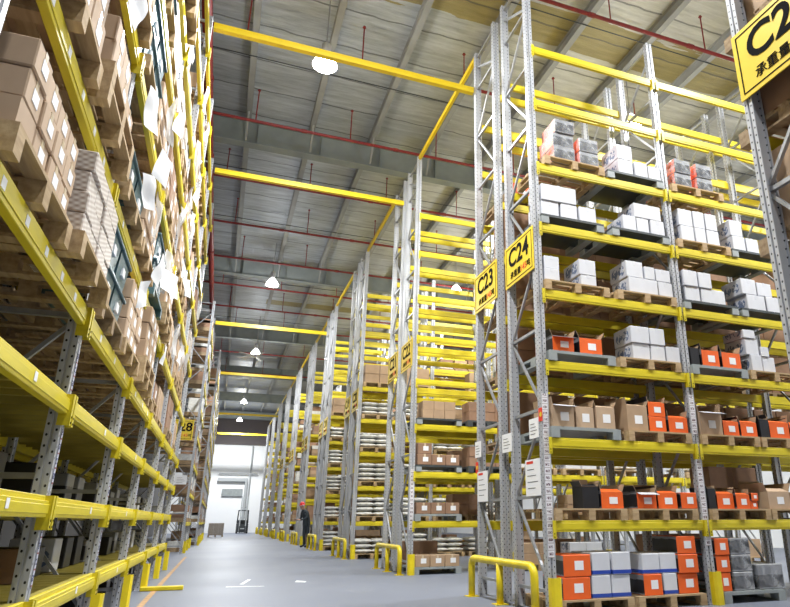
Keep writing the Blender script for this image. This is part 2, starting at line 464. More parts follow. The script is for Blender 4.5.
def make_carton(kind, w, d, h, loc, rz, label, group, parts=True, jit=0):
    key = (kind, w, d, h, parts)
    if key not in PROTO: PROTO[key] = o = carton_proto(kind, w, d, h, parts)
    else: o = copy_tree(PROTO[key])
    o.location = loc; o.rotation_euler = (0, 0, rz + random.uniform(-jit, jit))
    tag(o, label, 'box' if kind in ('orange','orangeside','bagged','black') else 'carton', group)
    return o
def flap_mesh(w, l, mat_in, mat_out):
    # hinge on the x axis, flap stands up (+z), outside faces -y
    return MB().box((-w/2,-.003,0), (w/2,.003,l), [0,0,1,0,0,0]).mesh('flap', [mat_in, mat_out])
def open_carton(kind, w, d, h, loc, rz, label, group, front=None):
    w, d, h = r2(w), r2(d), r2(h)
    out = {'openbrown':M['brown2'],'bigopenbrown':M['brown'],'openorange':M['orange'],'openblack':M['black']}[kind]
    side = M['bands'] if kind == 'openorange' else out
    t = .006
    b = MB()
    b.box((-w/2,-d/2,0), (w/2,d/2,t))
    b.box((-w/2,-d/2,t), (w/2,-d/2+t,h), [1,1,0,0,1,0]); b.box((-w/2,d/2-t,t), (w/2,d/2,h), [1,1,1,0,0,0])
    b.box((-w/2,-d/2+t,t), (-w/2+t,d/2-t,h), [1,1,1,1,1,2]); b.box((w/2-t,-d/2+t,t), (w/2,d/2-t,h), [1,1,1,2,1,1])
    o = link({'openbrown':'open_carton','bigopenbrown':'open_carton','openorange':'open_orange_box','openblack':'open_black_box'}[kind], b.mesh('open_carton', [out, M['inner'], side]), None, loc, rz)
    tag(o, label, 'carton' if 'brown' in kind else 'box', group)
    fl = min(w, d)*.42
    a = front if front is not None else random.uniform(-15, 12)
    fi = M['white'] if front and front > 60 else M['inner']
    link('flap', flap_mesh(w-.01, fl*.8, fi, out), o, (0,-d/2+.004,h), rot=(radians(a),0,0))
    link('flap', flap_mesh(w-.01, fl, M['inner'], out), o, (0, d/2-.004,h), rot=(radians(random.uniform(-8,14)),0,pi))
    link('flap', flap_mesh(d-.02, fl*.8, M['inner'], side), o, (-w/2+.004,0,h), rot=(radians(random.uniform(5,30)),0,-pi/2))
    link('flap', flap_mesh(d-.02, fl*.8, M['inner'], side), o, (w/2-.004,0,h), rot=(radians(random.uniform(5,30)),0,pi/2))
    lw = min(.13, w*.4); lh = min(.12, h*.42)
    me = MB().box((-lw/2,-d/2-.003,0), (lw/2,-d/2+.001,lh)).mesh('label_sticker', [M['paper']])
    if kind != 'openblack': link('label_sticker', me, o, (w*.05, 0, h*.28))
    return o
def pallet_proto(kind, parts):
    W, D, H = 1.1, 1.0, .15
    def deck():
        b = MB()
        for i in range(7):
            y = -D/2 + i*(D-.1)/6; b.box((-W/2,y,H-.022), (W/2,y+.1,H))
        for x in (-W/2, -.05, W/2-.1): b.box((x,-D/2,H-.044), (x+.1,D/2,H-.022))
        return b
    def bearer(x):
        b = MB()
        for y in (-D/2, -.06, D/2-.12): b.box((x,y,.022), (x+.1,y+.12,H-.044))
        b.box((x,-D/2,0), (x+.1,D/2,.022))
        return b
    if kind.startswith('wood'):
        mt = M['wood'] if kind == 'wood' else M['wood2']
        if not parts:
            b = deck()
            for x in (-W/2, -.05, W/2-.1):
                q = bearer(x); n = len(b.v); b.v += q.v; b.f += [tuple(i+n for i in f) for f in q.f]; b.m += q.m
            return link('wooden_pallet', b.mesh('wooden_pallet', [mt]))
        r = link('wooden_pallet', None)
        link('top_deck', deck().mesh('top_deck', [mt]), r)
        for x in (-W/2, -.05, W/2-.1): link('bearer', bearer(x).mesh('bearer', [mt]), r)
        return r
    mt = M['greyplastic'] if kind == 'plastic' else (M['tealbin'] if kind == 'teal' else M['darkplastic'])
    def pdeck():
        b = MB().box((-W/2,-D/2,H-.045), (W/2,D/2,H-.008))
        for i in range(6): b.box((-W/2+.02+i*.178,-D/2+.01,H-.008), (-W/2+.17+i*.178,D/2-.01,H))
        return b
    def pleg(x):
        b = MB()
        for y in (-D/2, -.08, D/2-.16): b.box((x,y,.025), (x+.13,y+.16,H-.045))
        b.box((x,-D/2,0), (x+.13,D/2,.025))
        return b
    if not parts:
        b = pdeck()
        for x in (-W/2, -.065, W/2-.13):
            q = pleg(x); n = len(b.v); b.v += q.v; b.f += [tuple(i+n for i in f) for f in q.f]; b.m += q.m
        return link('plastic_pallet', b.mesh('plastic_pallet', [mt]))
    r = link('plastic_pallet', None)
    link('top_deck', pdeck().mesh('top_deck', [mt]), r)
    mt = M['greyplastic'] if kind == 'dark' else mt
    for x in (-W/2, W/2-.13): link('runner', pleg(x).mesh('runner', [mt]), r)
    return r
def pallet(kind, loc, rz, label, group, parts=True):
    key = ('pal', kind, parts)
    if key not in PROTO: PROTO[key] = o = pallet_proto(kind, parts)
    else: o = copy_tree(PROTO[key])
    o.location = loc; o.rotation_euler = (0,0,rz + random.uniform(-.01,.01))
    return tag(o, label, 'pallet', group)
def sack_mesh():
    def mk():
        bm = bmesh.new(); bmesh.ops.create_cube(bm, size=1)
        bmesh.ops.subdivide_edges(bm, edges=bm.edges[:], cuts=5, use_grid_fill=True)
        for v in bm.verts:
            x, y, z = v.co*2
            e = (1-abs(x)**3*.5)*(1-abs(y)**3*.5)
            v.co = (x*.27*(1-.06*abs(z)), y*.40*(1-.06*abs(z)), .075 + z*.075*max(.25, e) + .006*sin(x*9+y*5))
        me = bpy.data.meshes.new('sack'); bm.to_mesh(me); bm.free(); me.materials.append(M['sack'])
        for p in me.polygons: p.use_smooth = True
        return me
    return cached('sack', mk)
def sack(loc, rz, label, group):
    return tag(link('sack', sack_mesh(), None, loc, rz+random.uniform(-.06,.06)), label, 'sack', group)
def bin_proto():
    W, D, H = .5, .55, .32
    b = MB()
    def ring(w0, d0, z0, w1, d1, z1, flip=False):
        n = len(b.v)
        b.v += [(-w0/2,-d0/2,z0),(w0/2,-d0/2,z0),(w0/2,d0/2,z0),(-w0/2,d0/2,z0),(-w1/2,-d1/2,z1),(w1/2,-d1/2,z1),(w1/2,d1/2,z1),(-w1/2,d1/2,z1)]
        for i in range(4):
            j = (i+1) % 4; f = (n+i, n+j, n+4+j, n+4+i)
            b.f.append(f[::-1] if flip else f); b.m.append(0)
    ring(W*.9, D*.9, 0, W, D, H); b.box((-W*.45,-D*.45,0), (W*.45,D*.45,.01))
    o = link('plastic_crate', b.mesh('plastic_crate', [M['tealbin']]))
    link('lid', MB().box((-W/2-.02,-D/2-.02,H-.03), (W/2+.02,D/2+.02,H)).box((-W/2+.02,-D/2+.02,H), (W/2-.02,D/2-.02,H+.012)).mesh('lid', [M['tealbin']], bevel=.006), o)
    link('label_sticker', MB().box((-.06,-D/2-.004,.13), (.06,-D/2+.02,.21)).mesh('label_sticker', [M['paper']]), o)
    return o
def crate(loc, rz, label, group):
    if 'bin' not in PROTO: PROTO['bin'] = o = bin_proto()
    else: o = copy_tree(PROTO['bin'])
    o.location = loc; o.rotation_euler = (0,0,rz)
    return tag(o, label, 'crate', group)
def sheet_mesh(w, h, seed, crumple=.02, mat='paper', nx=5, nz=7):
    rnd = random.Random(seed); b = MB()
    ph = [rnd.uniform(0, 6) for _ in range(4)]
    sk = rnd.uniform(-.25,.25)*w
    for layer in (0, .0015):
        for j in range(nz+1):
            for i in range(nx+1):
                u, v = i/nx, j/nz
                x = (u-.5)*w + sk*(1-v); z = -h*(1-v)
                y = crumple*(sin(u*4+ph[0]+v*3)+.6*sin(v*7+ph[1])) + layer
                b.v.append((x+crumple*.6*sin(v*9+ph[2]), y, z))
    n = (nx+1)*(nz+1)
    for j in range(nz):
        for i in range(nx):
            a = j*(nx+1)+i
            b.f.append((a, a+1, a+nx+2, a+nx+1)); b.m.append(0)
            b.f.append((n+a, n+a+nx+1, n+a+nx+2, n+a+1)); b.m.append(0)
    return b.mesh('sheet', [M[mat]], smooth=True)

# ------------------------------------------------------------------ setting
struct('floor', MB().box((-7,-8,-.2), (24,74,0)).mesh('floor', [M['floor']]))
struct('ceiling', MB().box((-7,-8,12.55), (24,74,12.7)).mesh('ceiling', [M['ceiling']]))
struct('wall_back', MB().box((-7,73,0), (24,73.3,12.55)).mesh('wall_back', [M['whitewall']]))
struct('wall_left', MB().box((-4.8,-8,0), (-4.6,73,12.55)).mesh('wall_left', [M['darkwall']]))
struct('wall_right', MB().box((21.5,-8,0), (21.7,73,12.55)).mesh('wall_right', [M['whitewall']]))
struct('trim_1', MB().box((-4.6,72.8,9.0), (21.5,73,12.55)).mesh('trim_1', [M['fascia']]), label='dark band along the top of the white end wall')
# roof steel
pm = MB()
pm.box((-.075,-8,12.26), (.075,72.8,12.275)).box((-.012,-8,12.275), (.012,72.8,12.535)).box((-.075,-8,12.535), (.075,72.8,12.55))
pmesh = pm.mesh('roof_purlin', [M['steel']])
for i in range(-2, 12): struct('roof_purlin', pmesh, (-.42+1.82*i, 0, 0))
def girder_mesh():
    b = MB()
    b.box((-4.6,-.16,11.48), (21.5,.16,11.50)).box((-4.6,-.012,11.50), (21.5,.012,12.24)).box((-4.6,-.16,12.24), (21.5,.16,12.26))
    for i in range(-2, 12):
        x = -.42+1.82*i+.3
        b.box((x,-.15,11.5), (x+.015,.15,12.24))
    return b.mesh('roof_girder', [M['girder']])
gm = girder_mesh()
for i, y in enumerate((5.6, 16.85, 27.6, 38.4, 49.2, 60.0, 70.8)): struct('roof_girder', gm, (0, y, 0))
# fly braces between purlins and girders
fb = MB().bar((0,-.55,12.25), (0,-.15,11.55), .05, .05).mesh('fly_brace', [M['steel']])
for y in (16.85, 27.6, 38.4):
    for i in range(-1, 8): struct('fly_brace', fb, (-.42+1.82*i, y, 0))
# red sprinkler main along the left side of the aisle
r = thing('sprinkler_main', 'thick red sprinkler main running down the hall over the left racks', 'pipe', (-1.36, 0, 11.22))
link('main_pipe', MB().tube([(0,-6,0),(0,72.9,0)], .105, 14).mesh('main_pipe', [M['redpipe']], smooth=True), r)
fm = MB().tube([(0,-.06,0),(0,.06,0)], .125, 14).mesh('coupling', [M['redpipe']])
for i in range(20): link('coupling', fm, r, (0, 3+i*3.6, 0))
# floor paint
def flat(name, pts, mat, z=.003):
    b = MB(); b.prism(pts, 0, z); return b.mesh(name, [M[mat]])
o = link('trim_2', flat('trim_2', [(-.89,6),(-.81,6),(-.74,24),(-.82,24)], 'orangeline')); o['kind'] = 'structure'; o['label'] = 'worn orange line painted on the floor along the left rack'
def mark(pts, label):
    tag(link('floor_mark', flat('floor_mark', pts, 'scuff')), label, 'floor mark', 'white scuff marks on the floor')
mark([(.30,12.75),(.95,12.62),(.95,12.70),(.32,12.9)], 'long white scuff mark on the grey aisle floor')
mark([(.55,13.2),(.62,13.2),(.80,14.2),(.74,14.25)], 'short slanting white scuff behind the long one on the floor')
mark([(1.55,13.25),(1.72,13.1),(1.78,13.35),(1.62,13.6)], 'small white patch on the floor right of the long scuff')

# end wall fittings
o = thing('door_frame', 'grey frame of the loading opening in the white end wall', 'door frame', (0,72.9,0))
link('lintel', MB().box((-.2,-.3,5.15), (2.75,.08,5.5)).mesh('lintel', [M['trim']]), o)
link('jamb', MB().box((2.5,-.3,0), (2.75,.08,5.15)).mesh('jamb', [M['trim']]), o)
tag(link('wall_panel', MB().box((.3,72.8,3.65), (2.35,72.98,4.4)).mesh('wall_panel', [M['greyplastic']])), 'grey rectangular panel high on the white end wall', 'panel')
o = thing('wall_pipe', 'vertical grey pipe with side run on the white end wall', 'pipe', (0,72.75,0))
link('riser', MB().tube([(2.95,0,0),(2.95,0,8.9)], .07).mesh('riser', [M['trim']]), o)
link('side_run', MB().tube([(-.2,0,5.95),(3.7,0,5.95)], .06).mesh('side_run', [M['trim']]), o)

# sprinkler pipes (run along X under the girders) with risers
for k, y in enumerate((8.86, 12.0, 15.3, 18.6, 21.9, 25.2, 28.45, 31.7, 35.0, 41.0, 47.0)):
    lab = 'red sprinkler pipe across the roof, %s from the camera' % NTH[k]
    r = thing('sprinkler_pipe', lab, 'pipe', (0,y,11.3), 0, 'red sprinkler pipes under the roof')
    link('main_pipe', MB().tube([(-4.5,0,0),(21.4,0,0)], .042, 10).mesh('main_pipe', [M['redpipe']]), r)
    cp = MB()
    for i in range(10): cp.tube([(-4.2+2.6*i,0,0),(-4.05+2.6*i,0,0)], .055, 10)
    link('coupling', cp.mesh('coupling', [M['redpipe']]), r)
    sm = cached('spr', lambda: MB().tube([(0,0,.0),(0,0,.95)], .016, 6).lathe([(.0,.95),(.045,.955),(.03,.99),(0,1.0)], 8).mesh('sprinkler_riser', [M['redpipe']]))
    for i in range(8): link('sprinkler_riser', sm, r, (-.9+2.55*i+(k%3)*.35,0,.03))
# thin conduits under the roof
for k, (y, z) in enumerate(((10.0,12.245),(13.9,12.245),(19.6,12.245),(23.4,12.245),(30.2,12.245),(36.6,12.245))):
    struct('conduit', MB().tube([(-4.5,y,z),(21.4,y,z)], .014, 6).mesh('conduit', [M['fork']]))

# lamps
def lamp_proto():
    r = link('high_bay_lamp', None)
    link('suspension_rod', MB().tube([(0,0,.62),(0,0,2.0)], .012, 6).mesh('suspension_rod', [M['brace']]), r)
    link('housing', MB().lathe([(0,.64),(.07,.64),(.1,.60),(.1,.40),(.07,.34),(0,.34)], 16).mesh('housing', [M['lamphousing']], smooth=True), r)
    link('reflector', MB().lathe([(.075,.36),(.14,.30),(.23,.16),(.27,.05),(.265,.05),(.225,.155),(.135,.292),(.07,.35)], 24).mesh('reflector', [M['refractor']], smooth=True), r)
    link('lens', MB().lathe([(0,.0),(.12,.01),(.22,.04),(.26,.055),(0,.057)], 24).mesh('lens', [M['lens']], smooth=True), r)
    return r
def add_lamp(loc, label, power, group='high bay lamps under the roof'):
    if 'lamp' not in PROTO: PROTO['lamp'] = o = lamp_proto()
    else: o = copy_tree(PROTO['lamp'])
    o.location = loc; tag(o, label, 'lamp', group)
    l = bpy.data.lights.new('lamp_light', 'AREA'); l.shape = 'DISK'; l.size = .5; l.energy = power; l.color = (.95, .98, 1)
    q = link('lamp_light', l, o, (0,0,-.02))
    l = bpy.data.lights.new('lamp_glow', 'POINT'); l.shadow_soft_size = .25; l.energy = power*.24; l.color = (.95, .98, 1)
    q = link('lamp_glow', l, o, (0,0,-.30))
    return o
LP = 330
for k, y in enumerate((-2.0, 5.0, 11.6, 26.0, 38.2, 55.5, 66.0)):
    nm = ['behind the camera','added unseen overhead near the camera','nearest, glaring below the first tie beam','second in view','third in view','fourth in view','farthest'][k]
    add_lamp((1.12, y, 10.55), 'bright high bay lamp over the main aisle, %s' % nm, LP*(4 if k == 6 else 1.25 if k < 2 else 1))  # first two lamps are unseen, added to light the near rack fronts
for k, (x, y) in enumerate(((9.0,11.4),(9.0,4.6),(15.5,4.6),(15.5,11.6),(9.0,18.2),(9.0,24.8),(9.0,31.2),(9.0,37.6),(9.0,44.0))):
    add_lamp((x, y, 10.85), 'high bay lamp over a right side cross aisle, %s of them' % NTH[k], LP, 'lamps over the cross aisles')

f = thing('ceiling_fan', 'large white ceiling fan hanging under the third lamp', 'fan', (1.12, 36.9, 10.12))
link('rod', MB().tube([(0,0,.1),(0,0,2.43)], .02, 8).mesh('rod', [M['brace']]), f)
link('hub', MB().lathe([(0,.14),(.12,.12),(.14,.0),(.1,-.06),(0,-.07)], 16).mesh('hub', [M['white']], smooth=True), f)
bl = MB().box((.12,-.09,-.008), (1.15,.09,.008)).mesh('blade', [M['white']], bevel=.004)
for i in range(5): link('blade', bl, f, (0,0,0), rot=(radians(6),0,2*pi*i/5))

# ------------------------------------------------------------------ racks
LV = [1.095,2.157,3.223,4.288,5.36,6.40,7.585,8.654]
XR, Y0, PITCH, BAY = 4.02, 7.515, 6.423, 2.5
RK = {}
def hts(i): return 10.35 if i == 0 else 9.5
order = ['nearest','second','third','fourth','fifth','sixth','seventh','eighth','ninth','tenth']
nbays = {0:4, 1:4, 2:4, 3:3, 4:3, 5:2, 6:2, 7:2, 8:2, 9:2}
for k in range(10):
    y = Y0 + k*PITCH
    n = 24-2*k
    RK[n] = Rack('pallet_rack', 'grey and yellow pallet rack, front half of the %s right hand pair%s' % (order[k], ', signed C24' if k == 0 else ''), (XR, y, 0), 0, nbays[k], BAY, 1.0, LV, hts, near=1 if k < 2 else False)
    RK[n-1] = Rack('pallet_rack', 'grey and yellow pallet rack, rear half of the %s right hand pair%s' % (order[k], ', signed C23' if k == 0 else ''), (XR, y+1.349, 0), 0, nbays[k], BAY, 1.0, LV, hts)
RK[25] = Rack('pallet_rack', 'grey and yellow pallet rack at the right edge, signed C25', (XR, Y0-PITCH+1.349, 0), 0, 2, BAY, 1.0, LV, hts, near=1)
LL = [.62,1.27,1.96,2.61,3.66,4.94,6.06,7.10,8.18,9.20]
XL, YL, BL = -1.08, 2.62, 2.53
RL = Rack('pallet_rack', 'long pallet rack with stepped yellow beams along the left side', (XL, YL, 0), pi/2, 6, BL, 1.0, LL, lambda i: 9.9, near=2, deck=(0,1,2), stepped=(0,1,2))
RLB = Rack('pallet_rack', 'pallet rack standing behind the long left rack', (XL-1.25, YL, 0), pi/2, 6, BL, 1.0, LL[1::1], lambda i: 9.9)
RL2 = Rack('pallet_rack', 'short pallet rack beyond the long left one, signed 28', (-1.03, 26.9, 0), pi/2, 2, BAY, 1.05, LV, lambda i: 9.9)
RL3 = Rack('pallet_rack', 'far left pallet rack running to the white end wall', (-.74, 35.2, 0), pi/2, 8, BAY, 1.05, LV, lambda i: 9.9)

# location tag strips on posts (parts of their racks)
def strip(rack, lx, z0, z1, mat, w=.085, off=0):
    me = MB().box((-w/2,-.003,0), (w/2,0,z1-z0)).mesh('location_tags', [M[mat]])
    o = link('location_tags', me, rack.root, (lx+off, -.0008, z0))
strip(RK[24], 0, .65, 2.75, 'tags'); strip(RK[24], BAY, .75, 2.05, 'tags'); strip(RK[24], BAY, 2.3, 2.9, 'tags')
strip(RK[22], 0, .9, 2.2, 'tags')
for i in range(0, 6):
    for z0, z1 in ((.70,1.05),(1.35,1.72),(2.0,2.30),(2.56,3.0)):
        strip(RL, i*BL, z0, z1, 'bluetags', .034, .03)

# ------------------------------------------------------------------ tie beams across and along the aisle
def tie(p, q, label, w=.09, h=.11):
    b = MB().bar(p, q, w, h)
    b.bar(Vector(p)+Vector((0,0,.035)), Vector(q)+Vector((0,0,.035)), w+.016, .02)
    return tag(link('tie_beam', b.mesh('tie_beam', [M['tie']])), label, 'beam', 'yellow tie beams between the racks')
zt = 9.55
for k, (y, z) in enumerate(((9.95,9.50),(15.33,9.62),(29.12,9.62),(41.97,10.1),(54.8,9.5),(67.7,9.5))):
    x0 = -1.02 if k < 2 else (-1.0 if k == 2 else -.76)
    tie((x0, y, z), (XR-.05, y, z), 'yellow tie beam across the main aisle, %s from the camera' % NTH[k], .1, .13 if k < 2 else .16)
for k in range(0, 9):
    ya = Y0+k*PITCH+2.30; yb = Y0+(k+1)*PITCH+.04
    tie((XR, ya, 10.30), (XR, yb, 10.30), 'yellow tie beam along the right rack tops, %s from the camera' % NTH[k], .07, .09)

# ------------------------------------------------------------------ signs
def text_mesh(body, size, mat, bold=.0, depth=.002):
    c = bpy.data.curves.new('t', 'FONT'); c.body = body; c.size = size; c.extrude = depth; c.offset = bold; c.resolution_u = 4
    c.align_x = 'LEFT'
    o = bpy.data.objects.new('t', c); COL.objects.link(o)
    dg = bpy.context.evaluated_depsgraph_get(); dg.update()
    me = bpy.data.meshes.new_from_object(o.evaluated_get(dg)); bpy.data.objects.remove(o)
    me.materials.clear(); me.materials.append(M[mat])
    for p in me.polygons: p.material_index = 0
    xs = [v.co.x for v in me.vertices] or [0]
    return me, min(xs), max(xs)
def sign(code, loc, rz, label, W=1.0, H=.70, sh=0.):
    # panel in local XZ, front faces local -y
    r = thing('aisle_sign', label, 'sign', loc, rz, None)
    link('panel', MB().box((-W/2,-.006,-H/2), (W/2,.006,H/2)).mesh('panel', [M['sign']], bevel=.002), r)
    b = MB(); w, h, t = W/2-.045, H/2-.045, .006
    b.box((-w,-.009,-h), (w,-.006,-h+t*2)).box((-w,-.009,h-t*2), (w,-.006,h)).box((-w,-.009,-h), (-w+t*2,-.006,h)).box((w-t*2,-.009,-h), (w,-.006,h))
    link('border_line', b.mesh('border_line', [M['ink']]), r)
    sc = H/.7
    me, a, c = text_mesh(code, .42*sc, 'ink', .009)
    link('code_lettering', me, r, (-(a+c)/2+sh, -.009, -.035*sc), rot=(pi/2,0,0))
    tx = -.30*sc
    for body, mt, s in (('承重量','ink',.125),('145','redink',.15),('吨','ink',.125)):
        me, a, c = text_mesh(body, s*sc, mt, 0)
        link('load_lettering', me, r, (tx-a, -.009, -.235*sc), rot=(pi/2,0,0)); tx += c-a+.015*sc
    return r
for k in range(0, 7):
    y = Y0+k*PITCH
    for j, yy in ((24-2*k, y+.5), (23-2*k, y+1.349+.5)):
        lab = 'yellow aisle sign reading C%02d on the rack end' % j
        sign('C%02d' % j, (XR-.075, yy, 4.95), -pi/2, lab)
sign('C25', (XR-.075, Y0-PITCH+1.349+.5, 4.95), -pi/2, 'large yellow aisle sign reading C25 at the right edge')
sign('28', (-1.68, 26.80, 4.50), 0, 'yellow sign reading 28 on the end of the far left rack', .95, .78, .2)

# paper notices on the end posts
def notice(loc, w, h, rz, label, red=True):
    r = link('paper_notice', MB().box((-w/2,-.004,-h/2), (w/2,.004,h/2)).mesh('paper_notice', [M['paper']]), None, loc, rz)
    tag(r, label, 'notice', None)
    b = MB(); n = 4
    for i in range(n):
        z = h*.22-i*h*.17; b.box((-w*.36,-.006,z-.004), (w*(.1+.06*((i*7)%5)),-.004,z+.004))
    link('printed_lines', b.mesh('printed_lines', [M['fork']]), r)
    if red: link('header_bar', MB().box((-w*.4,-.006,h*.38), (w*.05,-.004,h*.45)).mesh('header_bar', [M['redink']]), r)
xp = XR-.066
notice((xp, Y0+.30, 1.65), .44, .48, -pi/2, 'large white notice with red header beside the C24 front post')
notice((xp, Y0+.22, 2.30), .28, .27, -pi/2, 'small white notice above the large one on the C24 rack', False)
notice((xp, Y0+1.12, 2.20), .34, .27, -pi/2, 'white notice on the paired posts between C23 and C24', False)
notice((xp, Y0+1.349+.75, 1.62), .42, .47, -pi/2, 'tall white notice with red header on the C23 rear post')
notice((xp, Y0+1.349+.93, 2.22), .26, .26, -pi/2, 'small white notice above the tall one on C23', False)
notice((-1.40, 26.82, 2.62), .42, .34, 0, 'small white notice under the 28 sign', False)
for yy, z, lab in ((Y0+.02, 2.46, 'red and yellow warning tag on the C24 front post'), (Y0+1.349+1.0, 1.93, 'red and yellow warning tag on the C23 rear post')):
    r = tag(link('warning_tag', MB().box((-.05,-.004,-.09), (.05,.004,.09)).mesh('warning_tag', [M['redink']]), None, (XR-.062, yy, z), -pi/2), lab, 'tag', 'warning tags on rack posts')
    link('yellow_patch', MB().tube([(.012,-.006,0),(.012,-.003,0)], .034, 10).mesh('yellow_patch', [M['sign']]), r)

# ------------------------------------------------------------------ floor guards
def hoop_proto(L):
    r = link('guard_rail', None); h = .55
    pts = [(0,0,.01),(0,0,h-.12)] + [(0,.12-.12*cos(a),h-.12+.12*sin(a)) for a in (pi/8,pi/4,3*pi/8)] + [(0,.12,h),(0,L-.12,h)] + [(0,L-.12+.12*sin(a),h-.12+.12*cos(a)) for a in (pi/8,pi/4,3*pi/8)] + [(0,L,h-.12),(0,L,.01)]
    link('hoop', MB().tube(pts, .052, 12).mesh('hoop', [M['guard']], smooth=True), r)
    link('middle_leg', MB().tube([(0,L/2,.01),(0,L/2,h-.02)], .05, 12).mesh('middle_leg', [M['guard']], smooth=True), r)
    fp = MB().box((-.09,-.09,0), (.09,.09,.012)).mesh('foot_plate', [M['guard']])
    for y in (0, L/2, L): link('foot_plate', fp, r, (0,y,0))
    return r
for k in range(0, 10):
    if 'hoop' not in PROTO: PROTO['hoop'] = o = hoop_proto(2.15)
    else: o = copy_tree(PROTO['hoop'])
    o.location = (3.80, Y0+k*PITCH+.06, 0)
    tag(o, 'yellow tubular guard rail on the floor before the %s right rack pair' % order[k], 'guard rail', 'yellow guard rails')
def guard_mesh():
    def mk():
        b = MB()
        pr = [(-.072,-.08),(-.04,-.105),(.04,-.105),(.072,-.08),(.072,.0),(.064,.0),(.064,-.072),(.036,-.094),(-.036,-.094),(-.064,-.072),(-.064,.0),(-.072,.0)]
        b.prism(pr, 0, .42)
        return b.mesh('post_guard', [M['guard']])
    return cached('pguard', mk)
for k in range(0, 10):
    y = Y0+k*PITCH
    for i in range(0, 3 if k < 2 else 1):
        tag(link('post_guard', guard_mesh(), None, (XR+i*BAY, y-.02, 0)), 'yellow foot guard on the %s post of the %s right rack pair' % (NTH[i], order[k]), 'post guard', 'yellow post guards')
for i in range(0, 7):
    tag(link('post_guard', guard_mesh(), None, (XL+.02, YL+i*BL, 0), pi/2), 'yellow foot guard on the %s post of the long left rack' % NTH[i], 'post guard', 'yellow post guards')
for i in range(0, 3):
    tag(link('post_guard', guard_mesh(), None, (-1.01, 26.9+i*BAY, 0), pi/2), 'yellow foot guard on the %s post of the rack signed 28' % NTH[i], 'post guard', 'yellow post guards')
for i in range(0, 6):
    tag(link('post_guard', guard_mesh(), None, (-.72, 35.2+i*BAY, 0), pi/2), 'yellow foot guard on the %s post of the farthest left rack' % NTH[i], 'post guard', 'yellow post guards')
r = thing('floor_stop', 'low yellow floor stop lying beside the left rack', 'floor stop', (-1.0, 12.6, 0))
link('bar', MB().box((-.05,-.06,.0), (.62,.06,.07)).mesh('bar', [M['guard']], bevel=.012), r)

